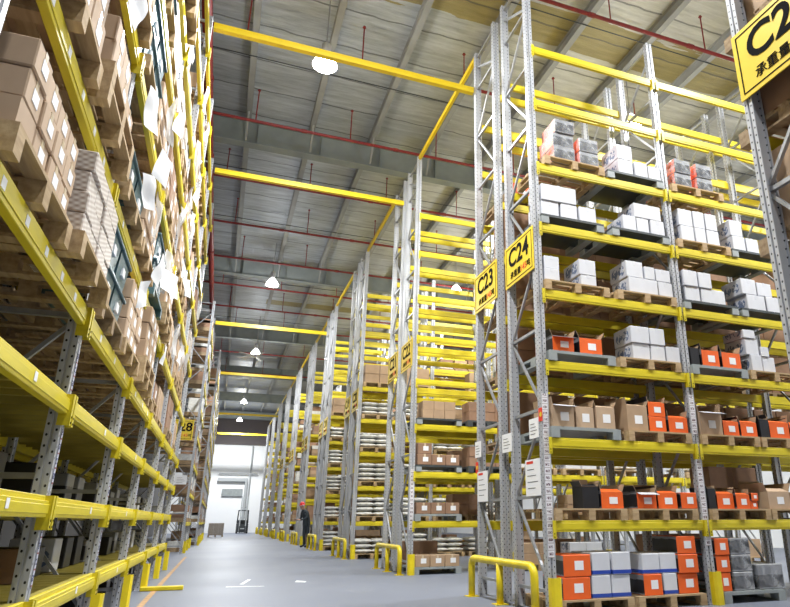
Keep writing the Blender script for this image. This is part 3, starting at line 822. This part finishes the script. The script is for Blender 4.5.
# ------------------------------------------------------------------ goods on C24 (measured), then the other racks
BN = ['left bay','middle bay','right bay','fourth bay']
def word(n): return NTH[n]
C24 = [
(0,'wood',4.10,5.16,[('orange',4.16,4.57,0,.26),('orange',4.18,4.59,1,.26),('whiteblue',4.59,4.88,0,.27),('whiteblue',4.89,5.18,0,.27),('whiteblue',4.61,4.89,1,.27),('whiteblue',4.91,5.20,1,.27)]),
(0,'wood',5.27,6.32,[('orange',5.38,5.68,0,.26),('whiteblue',5.70,5.93,0,.26),('whiteblue',5.38,5.67,1,.25),('whiteblue',5.68,5.96,1,.25),('orange',5.95,6.29,0,.25),('orange',5.97,6.31,1,.24),('orange',5.97,6.30,2,.23)]),
(0,'plastic',6.62,7.79,[('orange',6.62,6.86,0,.24),('orange',6.62,6.87,1,.22),('orange',6.62,6.88,2,.22),('bagged',6.89,7.25,0,.24),('bagged',6.89,7.26,1,.22),('bagged',6.89,7.27,2,.22),('bagged',7.33,7.82,0,.33)]),
(1,'wood',4.10,5.15,[('openblack',4.52,4.78,0,.28),('openorange',4.80,5.16,0,.21)]),
(1,'wood',5.22,6.42,[('openorange',5.40,5.72,0,.21),('openorange',5.75,6.08,0,.21),('orange',6.13,6.42,0,.22)]),
(1,'wood',6.64,7.69,[('openblack',6.62,6.76,0,.28),('openorange',6.78,7.10,0,.21),('openorange',7.12,7.38,0,.2),('orange',7.40,7.55,0,.11),('orange',7.42,7.56,1,.11)]),
(1,'wood',7.76,8.80,[('openbrown',7.74,8.18,0,.25),('tan',8.24,8.6,0,.25)]),
(2,'plastic',4.11,5.12,[('openbrown',4.13,4.47,0,.30),('openbrown',4.50,4.79,0,.28),('openbrown',4.82,5.13,0,.30)]),
(2,'wood',5.32,6.40,[('bigopenbrown',5.34,5.70,0,.36),('orange',5.72,6.03,0,.22),('openorange',5.73,6.03,1,.20),('openorange',6.06,6.40,0,.22)]),
(2,'wood',6.62,7.70,[('openbrown',6.63,7.05,0,.34),('openorange',7.08,7.39,0,.22),('openorange',7.42,7.74,0,.22)]),
(2,'wood',7.78,8.83,[('openblack',7.80,7.98,0,.28),('openorange',8.00,8.40,0,.25),('openorange',8.44,8.78,0,.24)]),
(3,'plastic',4.11,5.18,[('openorange',4.19,4.54,0,.22),('openorange',4.64,5.02,0,.24)]),
(3,'wood',5.30,6.34,[('white',5.55,5.87,0,.25),('white',5.88,6.15,0,.25),('white',6.16,6.42,0,.25),('white',5.53,5.87,1,.26),('white',5.88,6.16,1,.26)]),
(3,'plastic',6.62,7.64,[('openblack',6.63,6.80,0,.28),('openorange',6.84,7.18,0,.26),('openorange',7.23,7.62,0,.26)]),
(3,'wood',7.76,8.82,[('white',7.83,8.06,0,.27),('white',8.08,8.36,0,.26),('white',7.77,8.05,1,.27),('white',7.74,8.0,2,.14),('white',8.07,8.25,1,.16)]),
(4,'wood',4.13,5.15,[('white',4.11,4.37,0,.20),('white',4.12,4.38,1,.20),('white',4.72,5.0,0,.17),('white',4.70,5.0,1,.25)]),
(4,'wood',5.32,6.44,[('white',5.58,6.13,0,.26),('white',6.15,6.44,0,.26),('white',5.56,5.88,1,.27),('white',5.90,6.10,1,.21),('white',6.12,6.42,1,.21)]),
(4,'dark',6.64,7.62,[('white',6.68,6.98,0,.26),('white',7.0,7.5,0,.26),('white',6.66,6.95,1,.27),('white',6.97,7.24,1,.27)]),
(4,'dark',7.80,8.82,[('white',7.95,8.35,0,.27),('white',8.37,8.8,0,.28),('white',7.87,8.2,1,.28),('white',8.22,8.55,1,.24)]),
(5,'dark',4.11,5.12,[('white',4.12,4.43,0,.26),('white',4.45,4.75,0,.26),('white',4.77,5.08,0,.26),('white',4.12,4.74,1,.28)]),
(5,'dark',5.34,6.42,[('white',5.58,5.84,0,.27),('white',5.85,6.1,0,.27),('white',6.12,6.40,0,.27),('white',5.82,6.36,1,.26)]),
(5,'wood',6.64,7.68,[('white',6.74,7.02,0,.29),('white',7.03,7.26,0,.29),('white',7.28,7.55,0,.29),('white',6.72,7.02,1,.31),('white',7.03,7.27,1,.31),('white',7.29,7.54,1,.31)]),
(5,'dark',7.78,8.80,[('white',7.84,8.12,0,.28),('white',8.14,8.42,0,.28),('white',7.82,8.10,1,.30)]),
(6,'wood',4.18,5.28,[('orangeside',4.38,4.77,0,.25),('orangeside',4.38,4.77,1,.25),('orangeside',4.42,4.79,2,.25),('orangeside',4.86,5.22,0,.25),('orangeside',4.86,5.22,1,.25)]),
(6,'dark',5.36,6.42,[('white',5.60,5.90,0,.29),('white',5.92,6.18,0,.29),('white',6.20,6.46,0,.27),('white',5.60,5.91,1,.28)]),
(6,'wood',6.66,7.70,[('orangeside',6.76,7.12,0,.27),('orangeside',6.77,7.12,1,.27),('orangeside',7.24,7.58,0,.27),('orangeside',7.24,7.58,1,.27)]),
]
ADJ = {'openorange':'orange box with open flaps','openbrown':'brown carton with open flaps','bigopenbrown':'tall brown carton with open flaps','openblack':'black box with open flaps'}
fr_cycle = [-72, -68, 106, -74, -70, -72]
cnt = 0
ROWN = ['bottom row','second row','third row']
for lv, pal, x0, x1, L in C24:
    z = 0.001 if lv == 0 else LV[lv-1]+.001
    cx = (x0+x1)/2; bay = BN[0] if cx < XR+BAY else BN[1]
    half = 'left half' if ((cx-XR) % BAY) < BAY/2 else 'right half'
    where = '%s, %s, %s, rack C24' % (ORD[lv], bay, half)
    cx = min(max(cx, XR+.06+.55 + (0 if bay == BN[0] else BAY)), XR+BAY-.06-.55 + (0 if bay == BN[0] else BAY))
    yf = Y0-.05
    pallet(pal, (cx, yf+.5, z), 0, '%s pallet on the %s' % ({'wood':'wooden','plastic':'grey plastic','dark':'dark plastic'}[pal], where), 'pallets of the C24 rack')
    seen = {}; tops = {}
    for kind, a, b, row, h in L:
        w = b-a-.008; x = (a+b)/2; i = seen.get((kind,row), 0); seen[(kind,row)] = i+1
        d = .46 if kind in ('white','orangeside') else .26 if kind == 'openblack' else .55
        zb = z+.151
        for (ta, tb, tz, trow) in tops.get('l', []):
            if trow == row-1 and min(b, tb)-max(a, ta) > .02: zb = max(zb, tz+.006)
        tops.setdefault('l', []).append((a, b, zb+r2(h), row))
        yj = yf+.04+d/2+random.uniform(0,.03)
        lab = '%s, %s, %s there, %s' % (ADJ.get(kind, CAT.get(kind)), ROWN[row], NTH[i], where)
        if len(lab.split()) > 16: lab = lab.replace(', rack C24', ' C24').replace(' there', '')
        if len(lab.split()) > 16: lab = lab.replace('with open flaps', 'opened').replace('white carton with blue base band','blue-banded white carton').replace('black fronted box with orange end','orange-ended black box')
        if kind in ADJ:
            open_carton(kind, w, d, h, (x, yj, zb), random.uniform(-.03,.03), lab, None, fr_cycle[cnt % 6]); cnt += 1
        else:
            carton(kind, w, d, h, (x, yj, zb), 0, lab, 'boxes and cartons on the C24 rack')

def load(rack, lx, z, kind, nc, nr, bw, bh, bd, ctx, over=.05, pal='wood', npal=1, parts=True, deep=1, share=None, front=-1, drop=0):
    """one pallet load in a rack slot; lx = centre along the rack, front face overhangs by `over`"""
    fy = -over
    zb = z+.001
    for p in range(npal):
        c = rack.P(lx+random.uniform(-.01,.01), fy+.5, zb)
        pallet(pal, c, rack.rz, '%s pallet%s, %s' % ({'wood':'wooden','wood2':'weathered wooden','dark':'dark plastic','plastic':'grey plastic','teal':'teal plastic'}[pal], '' if npal == 1 else ' %s of stack' % NTH[p], ctx), 'pallets in ' + ctx, parts)
        zb += .151
    if kind == 'sack':
        for r in range(nr):
            for c in range(nc):
                sack(rack.P(lx+(c-(nc-1)/2)*.52, fy+.46, zb), rack.rz, 'white sack, layer %s column %s, %s' % (NTH[r], NTH[c], ctx), 'sacks in ' + ctx)
            zb += .146
        return zb
    if kind == 'bin':
        for r in range(nr):
            for c in range(nc):
                crate(rack.P(lx+(c-(nc-1)/2)*.55, fy+.32, zb), rack.rz, 'teal plastic crate, layer %s column %s, %s' % (NTH[r], NTH[c], ctx), 'crates in ' + ctx)
            zb += .335
        return zb
    tot = nc*bw
    for r in range(nr):
        n = nc-(drop if r == nr-1 else 0)
        for c in range(n):
            for q in range(deep):
                x = lx-tot/2+bw*(c+.5)+random.uniform(-.004,.004)
                y = fy+.02+bd*(q+.5)+random.uniform(0,.02 if q == 0 else 0)+q*.025
                lab = '%s, layer %s column %s%s, %s' % (CAT[kind], NTH[r], NTH[c], ' behind' if q else '', ctx)
                carton(kind, bw-.012, bd-.01, bh, rack.P(x, y, zb), rack.rz, lab, 'cartons in ' + ctx, parts and q == 0, .01)
        zb += r2(bh)+.004
    return zb
# --- long left rack: near loads placed as in the photo, the rest in the same manner
def lctx(bay, lv, half): return 'bay %s %s %s left rack' % (NTH[bay], half, ORD[lv])
H = {0:.68, 1:1.86}
tops_left = {}
def L(bay, lv, half, *a, **k):
    tops_left[(bay,lv,half)] = (load(RL, bay*BL+(H[half] if bay or lv != 4 else (.80,1.92)[half]), LL[lv-1], *a, ctx=lctx(bay, lv, 'near half' if half == 0 else 'far half'), **k), k.get('over', .05))
L(0,4,0,'tan',4,3,.255,.16,.48, over=.09, pal='wood', deep=2)
L(0,4,1,'hatch',4,4,.25,.145,.46, over=.15, pal='wood', npal=1, deep=1)
L(0,5,0,'brown',3,2,.35,.26,.5, over=.10, pal='wood', deep=1)
L(0,5,1,'tan',3,2,.33,.2,.5, over=.13, pal='wood', npal=2, deep=1, drop=1)
L(1,4,0,'bin',2,2,0,0,0, over=.08, pal='wood2', npal=1)
L(1,4,1,'tan',3,3,.34,.2,.5, over=.10, pal='wood', npal=1)
L(1,5,0,'bin',2,1,0,0,0, over=.10, pal='wood', npal=1)
L(1,5,1,'tan',3,3,.34,.21,.5, over=.10, pal='wood')
L(2,4,0,'brown',3,3,.34,.2,.5, over=.13, pal='wood', npal=2)
L(2,5,0,'bin',2,2,0,0,0, over=.09, pal='teal')
L(2,5,1,'brown',3,3,.34,.2,.5, over=.13, pal='wood', npal=2)
styles = [('brown',3,3,.34,.2,.5),('tan',2,2,.5,.3,.5),('brown',2,3,.5,.22,.5),('red',2,2,.5,.3,.5),('tan',4,3,.26,.17,.5),('bin',2,2,0,0,0),('hatch',3,3,.34,.2,.5),('tan',3,2,.34,.26,.5)]
random.seed(21)
for bay in range(6):
    for lv in range(4, 11):
        for half in (0, 1):
            if (bay,lv,half) in tops_left: continue
            if bay == 3 and half == 0 and False: continue
            if random.random() < .10: continue
            s = random.choice(styles)
            gap = (LL[lv]-LL[lv-1] if lv < 10 else 1.2)-.25
            npal = random.choice((1,1,2))
            nr = s[2]
            bh = s[4] if s[0] != 'bin' else .335
            while npal*.151+nr*bh > gap and nr > 1: nr -= 1
            if lv == 10 and bay > 1: continue
            L(bay, lv, half, s[0], s[1], nr, s[3], s[4], s[5], over=random.uniform(.03,.13) if bay < 2 else random.uniform(-.03,.06) if lv < 8 else random.uniform(-.06,.0), pal=random.choice(('wood','wood','wood2','wood')), npal=npal, parts=bay < 4)
# dark bulky loads behind, seen between the beams
for bay in range(6):
    for lv, z in enumerate(LL[1:]):
        gap = (LL[lv+2]-LL[lv+1] if lv+2 < len(LL) else 1.1)
        for half in (0,1):
            if random.random() < .2: continue
            bh = min(.8, gap-.22) if gap > .8 else .38
            kind = random.choice(('red','brown','red','black'))
            carton(kind, 1.0, .9, bh, RLB.P(bay*BL+H[half], .5, z+.002), RLB.rz, 'large %s, bay %s %s, %s, rack behind left' % (CAT[kind], NTH[bay], 'near half' if half == 0 else 'far half', NTH[lv]), 'bulky cartons behind the left rack', False)
# lower shelves of the left rack: dark crates and drums set deep
random.seed(5)
for bay in range(0, 6):
    for lv in (0, 1, 2, 3):
        z = 0.002 if lv == 0 else LL[lv-1]+.002
        for c in range(4):
            if random.random() < .45 or lv == 0 and bay < 2: continue
            x = bay*BL+.35+c*.6
            kind = random.choice(('black','red','black')) if bay < 2 else random.choice(('bagged','bagged','black','white'))
            carton(kind, .34, .4, random.choice((.26,.32)), RL.P(x, .62, z), RL.rz+pi*.5*(kind == 'white')*0, '%s set deep, place %s, bay %s, %s, left rack' % (CAT[kind], NTH[c], NTH[bay], ORD[lv]), 'boxes set deep on the low left shelves', False)
# papers and loose film on the left loads
random.seed(11)
PAPERS = [(3.98+.0,4.60,.26,.30),(5.05,4.55,.30,.34),(5.5,4.0,.22,.3),(6.45,4.75,.24,.32),(7.4,3.95,.30,.34),(8.0,4.05,.42,.3),(8.6,4.2,.26,.3),(9.2,3.4,.2,.28),(6.9,5.6,.2,.3),(8.9,5.4,.2,.3),(10.6,4.9,.22,.3),(11.5,3.9,.2,.26),(6.2,3.25,.2,.24),(10.2,6.3,.2,.3)]
for i, (y, z, w, h) in enumerate(PAPERS):
    o = link('paper_sheet', sheet_mesh(w, h, i, .012), None, (-.905+random.uniform(0,.03), y, z), rot=(radians(random.uniform(-8,8)), radians(random.uniform(-25,25)), pi/2+random.uniform(-.5,.15)))
    tag(o, 'loose white paper sheet on the left loads, %s from the camera' % NTH[i] if i < 12 else 'loose white paper sheet on the far left loads, %s' % ('lower' if i == 12 else 'upper'), 'paper', 'paper sheets hanging on the left pallet loads')
n = 0
for (bay, lv, half), (zt_, ov) in sorted(tops_left.items()):
    if bay < 1 or lv < 5: continue
    if random.random() < .6: continue
    n += 1
    hh = min(.75, zt_-LL[lv-1])
    o = link('stretch_film', sheet_mesh(random.uniform(.10,.4), hh*random.uniform(.6,1), 100+n, .03, 'film', 9, 9), None, RL.P(bay*BL+H[half]+random.uniform(-.2,.2), -ov-.035, zt_), rot=(0,0,RL.rz))
    tag(o, 'white plastic film hanging on the load, ' + lctx(bay, lv, 'near half' if half == 0 else 'far half'), 'plastic film', 'loose stretch film on the left loads')

# --- the other right-hand racks
random.seed(3)
def rctx(n, bay, half, lv): return '%s %s %s rack C%02d' % (BN[bay], 'left half' if half == 0 else 'right half', ORD[lv], n)
def rload(n, bay, half, lv, *a, **k):
    z = 0 if lv == 0 else LV[lv-1]
    load(RK[n], bay*BAY+(.62 if half == 0 else 1.88), z, *a, ctx=rctx(n, bay, half, lv), **k)
# C22: cartons on the lower shelves
for lv, nc, nr, dr, pal in ((0,3,1,0,'plastic'),(1,3,1,0,'plastic'),(2,3,2,2,'dark'),(3,3,2,0,'dark')):
    rload(22,0,0,lv,'red' if lv in (1,2) else 'brown',nc,nr,.34 if lv < 3 else .27,.24 if lv < 3 else .20,.5, pal=pal, drop=dr)
for lv in (2,3): rload(22,0,1,lv,'red',3,2,.34,.22,.5, pal='dark', parts=False)
rload(23,0,0,6,'orange',2,1,.4,.28,.5, pal='wood2')
for bay in (1,2,3):
    for lv in range(0, 4):
        for half in (0,1):
            if random.random() < .35: continue
            k = random.choice(('brown','tan','white','sack','brown'))
            rload(22,bay,half,lv,k,2,2 if k != 'sack' else 4,.45,.22,.5, pal='wood', parts=False)
for n, nb in ((23,3),(21,3)):
    for bay in range(nb):
        for lv in range(0, 6):
            for half in (0,1):
                if n == 23 and lv in (0,1) and random.random() < .5: continue
                if n == 21 and (lv > 3 or random.random() < .45): continue
                if n == 23 and (lv < 2 and bay == 0 or lv not in (2,3,4,5) and random.random() < .5): continue
                k = random.choice(('brown','red','red','brown')) if n == 21 else 'red'  # rear half packed with dark cartons, added as dark backing for the gaps
                rload(n,bay,half,lv,k,2,2,.54 if n == 23 else .45,.36 if n == 23 else .24,.5, pal='wood2', parts=False)
# C25: big cartons high up at the right edge
for bay in (0,1):
    for lv in (1,2,3,4,5,6):
        for half in (0,1):
            if lv < 3 and bay == 0: continue
            rload(25,bay,half,lv,'brown' if lv % 2 else 'red',2,2,.54,.36,.8, pal='wood2', parts=True, over=-.22)
for n in (20, 18):
    for bay in range(2):
        for lv in range(0, 6):
            for half in (0,1):
                if random.random() < .12: continue
                k = 'sack' if lv < 5 and random.random() < .75 else 'brown'
                rload(n,bay,half,lv,k,2,random.choice((3,4)) if k == 'sack' else 2,.5,.3,.5, pal='wood', parts=False)
# farther racks: too many small loads to count, one heap of cartons per rack
def far_heap(rack, name, label, kind, levels, seed):
    rnd = random.Random(seed); b = MB()
    for bay in range(rack.nb):
        for lv in [0]+levels:
            for c in range(4):
                if rnd.random() < .45: continue
                for r in range(rnd.choice((1,2,2))):
                    x = bay*rack.bay+.2+c*.56; h = rnd.choice((.18,.24,.3))
                    b.box((x,.0+rnd.uniform(0,.05),lv+.15+r*h+.003), (x+.5,.6,lv+.15+r*h+h), rnd.choice((0,2,2,2,3,3)))
                b.box((bay*rack.bay+.2+c*.56,-.03,lv+.002), (bay*rack.bay+.2+c*.56+.52,.9,lv+.15), 4)
    o = link(name, b.mesh(name, [M['brown'],M['brown2'],M['brown3'],M['sack'],M['wood2']]), None, rack.o, rack.rz)
    tag(o, label, 'cartons'); o['kind'] = 'stuff'
for k in range(2, 10):
    for n in (24-2*k, 23-2*k):
        if n in (20, 18): continue
        far_heap(RK[n], 'stacked_cartons', 'distant cartons on pallets filling the right hand rack C%02d' % n, 'x', LV[:6], n)
far_heap(RL2, 'stacked_cartons', 'cartons filling the short left rack signed 28', 'x', LV, 91)
far_heap(RL3, 'stacked_cartons', 'cartons filling the farthest left rack', 'x', LV, 92)

# ------------------------------------------------------------------ far end: pallet of cartons and a reach truck
pallet('wood', (.12, 54.5, .001), 0, 'wooden pallet on the floor near the white end wall', None, False)
for r in range(3):
    for c in range(3):
        carton('hatch', .36, .5, .28, (-.25+c*.37, 54.3, .155+r*.285), 0, 'patterned carton on the far floor pallet, row %s column %s' % (NTH[r], NTH[c]), 'cartons on the far floor pallet', False)
t = thing('reach_truck', 'dark reach truck parked by the white end wall', 'forklift', (2.55, 69.5, 0))
link('chassis', MB().box((-.55,-.7,.12), (.55,.75,.95)).box((-.55,.2,.95), (.55,.75,1.25)).mesh('chassis', [M['fork']], bevel=.05), t)
g = MB()
for x in (-.5,.5):
    for y in (-.6,.65): g.bar((x,y,.95), (x*.9,y*.9,2.15), .06, .06)
g.box((-.5,-.6,2.12), (.5,.62,2.2))
link('overhead_guard', g.mesh('overhead_guard', [M['fork']]), t)
g = MB()
for x in (-.28,.28): g.box((x-.05,-.88,.1), (x+.05,-.76,3.4))
for z in (.4,1.4,2.4,3.3): g.box((-.28,-.86,z), (.28,-.78,z+.1))
link('mast', g.mesh('mast', [M['trim']]), t)
for x in (-.25,.25): link('fork', MB().box((x-.05,-1.9,.08), (x+.05,-.88,.13)).box((x-.05,-.92,.08), (x+.05,-.86,.7)).mesh('fork', [M['fork']]), t)
for x in (-.48,.48):
    for y in (-.45,.5): link('wheel', MB().tube([(x-.07,y,.17),(x+.07,y,.17)], .17, 16).mesh('wheel', [M['rubber']]), t)

# ------------------------------------------------------------------ the worker
def skin_body(nodes, edges, name):
    me = bpy.data.meshes.new(name); me.from_pydata([n[0] for n in nodes], edges, [])
    o = bpy.data.objects.new(name, me); COL.objects.link(o)
    o.modifiers.new('s', 'SKIN')
    for i, n in enumerate(nodes):
        sv = me.skin_vertices[0].data[i]; sv.radius = (n[1], n[2] if len(n) > 2 else n[1]); sv.use_root = (i == 0)
    sub = o.modifiers.new('b', 'SUBSURF'); sub.levels = 2; sub.render_levels = 2
    dg = bpy.context.evaluated_depsgraph_get(); dg.update()
    m2 = bpy.data.meshes.new_from_object(o.evaluated_get(dg)); bpy.data.objects.remove(o)
    return m2
# local frame: the worker faces -y, stooping a little over the papers in the hands
nodes = [((0,0,.95),.17,.14),((0,-.01,1.12),.17,.14),((0,-.07,1.30),.19,.15),((0,-.13,1.44),.12,.09),((0,-.18,1.50),.055,.055),((0,-.235,1.585),.085,.095),((0,-.25,1.67),.08,.09),
 ((-.19,-.12,1.41),.062),((-.25,-.14,1.16),.047),((-.17,-.36,1.10),.036),((-.15,-.43,1.11),.032),
 ((.19,-.12,1.41),.062),((.25,-.14,1.16),.047),((.17,-.36,1.10),.036),((.15,-.43,1.11),.032),
 ((-.10,0,.86),.105),((-.11,-.02,.48),.068),((-.11,.03,.10),.046),((-.115,-.10,.045),.042),((-.115,-.16,.035),.034),
 ((.10,0,.86),.105),((.11,.04,.48),.068),((.11,.09,.10),.046),((.115,-.04,.045),.042),((.115,-.10,.035),.034)]
edges = [(0,1),(1,2),(2,3),(3,4),(4,5),(5,6),(3,7),(7,8),(8,9),(9,10),(3,11),(11,12),(12,13),(13,14),(0,15),(15,16),(16,17),(17,18),(18,19),(0,20),(20,21),(21,22),(22,23),(23,24)]
for sx, wi in ((-1,10),(1,14)):   # fingers and thumb
    for f, (dx, L_) in enumerate(((-.027,.060),(-.009,.070),(.009,.066),(.026,.052))):
        n0 = len(nodes)
        nodes.append(((sx*.14+dx,-.47,1.115),.0095)); nodes.append(((sx*.14+dx,-.47-L_*.6,1.108),.0085)); nodes.append(((sx*.14+dx,-.47-L_,1.095),.0075))
        edges += [(wi,n0),(n0,n0+1),(n0+1,n0+2)]
    n0 = len(nodes)
    nodes.append(((sx*.10,-.445,1.13),.010)); nodes.append(((sx*.085,-.48,1.135),.0085)); edges += [(wi,n0),(n0,n0+1)]
pm_ = skin_body(nodes, edges, 'body')
for m in (M['cloth'], M['skin'], M['rubber']): pm_.materials.append(m)
for p in pm_.polygons:
    c = p.center; p.use_smooth = True
    p.material_index = 1 if (c.z > 1.515 or (c.y < -.385 and 1.0 < c.z < 1.25)) else (2 if c.z < .085 else 0)
P_ = thing('person', 'person in dark work clothes and red helmet reading papers beside the right racks', 'person', (3.84, 30.2, 0), -pi/2+.35)
P_.scale = (1.1, 1.1, 1.06)
link('body', pm_, P_)
hel = MB().lathe([(.0,.125),(.05,.12),(.09,.085),(.112,.03),(.116,0),(.145,-.012),(.145,-.018),(.11,-.012)], 20).mesh('safety_helmet', [M['redhat']], smooth=True)
link('safety_helmet', hel, P_, (0,-.25,1.715), rot=(radians(12),0,0)).scale = (.9,.9,.95)
fc = MB()
for sx in (-1,1): fc.lathe([(0,.012),(.009,.006),(.009,-.006),(0,-.012)], 8, 0, (sx*.032,-.345))
fc.box((-.012,-.362,-.045), (.012,-.33,-.005), 1); fc.box((-.024,-.336,-.078), (.024,-.325,-.070), 2)
link('face', fc.mesh('face', [M['ink'],M['skin'],M['redcol']]), P_, (0,0,1.645))
for sx in (-1,1): link('ear', MB().lathe([(0,.03),(.014,.02),(.016,0),(.01,-.025),(0,-.03)], 8).mesh('ear', [M['skin']], smooth=True), P_, (sx*.09,-.235,1.63))
tag(link('document', MB().box((-.15,-.10,-.003), (.15,.11,.003)).mesh('document', [M['paper']]), None, (3.84-.55*cos(.35), 30.2-.55*sin(.35)*-1*-1, 1.215), rot=(0,0,-pi/2+.35)), 'white papers held by the person in the red helmet', 'papers')

# the 300 largest looking cardboard cartons are objects, the small rest is one object
def rank(c):
    kind, w, d, h, loc, rz, label, group, parts = c
    p = loc-Vector((0,0,1.1)); dist = p.length
    f = Vector((.3425,.8824,.3228)); depth = p.dot(f)
    if depth < .5: return 0
    x = p.dot(Vector((.9322,-.3619,0)))/depth*621; y = p.dot(Vector((-.1168,-.3010,.9465)))/depth*621
    if not (-500 < x < 350 and -330 < y < 340): return 0
    k = .08 if 'behind left' in label or 'set deep' in label else (.35 if ' behind' in label else 1)
    if 'C23' in label or 'C21' in label: k = .3
    return k*w*h/dist**2
DEFER.sort(key=rank, reverse=True)
NB = 300-sum(1 for o in COL.objects if o.name.startswith('cardboard_carton'))
for kind, w, d, h, loc, rz, label, group, parts in DEFER[:NB]: make_carton(kind, w, d, h, loc, rz, label, group, parts)
rb = MB(); ki = {'brown':0,'tan':1,'red':2}
for kind, w, d, h, loc, rz, label, group, parts in DEFER[NB:]:
    rb.box((-w/2,-d/2,0), (w/2,d/2,h), ki[kind], Matrix.Translation(loc) @ Matrix.Rotation(rz, 4, 'Z'))
o = tag(link('cardboard_carton', rb.mesh('cardboard_carton', [M['brown'],M['brown2'],M['brown3']])), 'small distant and half hidden cardboard cartons on the racks', 'cartons'); o['kind'] = 'stuff'

# ------------------------------------------------------------------ camera, world, view
cam = bpy.data.cameras.new('camera'); co = bpy.data.objects.new('camera', cam); COL.objects.link(co)
yaw, pitch, roll = radians(21.2154), radians(18.8359), radians(-.2509)
F = Vector((sin(yaw)*cos(pitch), cos(yaw)*cos(pitch), sin(pitch)))
R = Vector((cos(yaw), -sin(yaw), 0)); U = R.cross(F)
R2 = R*cos(roll)+U*sin(roll); U2 = U*cos(roll)-R*sin(roll)
mw = Matrix((R2, U2, -F)).transposed().to_4x4(); mw.translation = Vector((0,0,1.0977))
co.matrix_world = mw
cam.sensor_width = 36; cam.lens = 621.34/790*36
cam.shift_x = (395-469.08)/790; cam.shift_y = (308.77-303.5)/790
cam.clip_start = .05; cam.clip_end = 300
SC.camera = co
w = bpy.data.worlds.new('world'); SC.world = w; w.use_nodes = True
w.node_tree.nodes['Background'].inputs[0].default_value = (.93, .96, 1, 1)
w.node_tree.nodes['Background'].inputs[1].default_value = .26
SC.view_settings.view_transform = 'Standard'; SC.view_settings.look = 'None'
SC.view_settings.exposure = -0.08; SC.view_settings.gamma = 1.0
SC.view_settings.use_curve_mapping = False
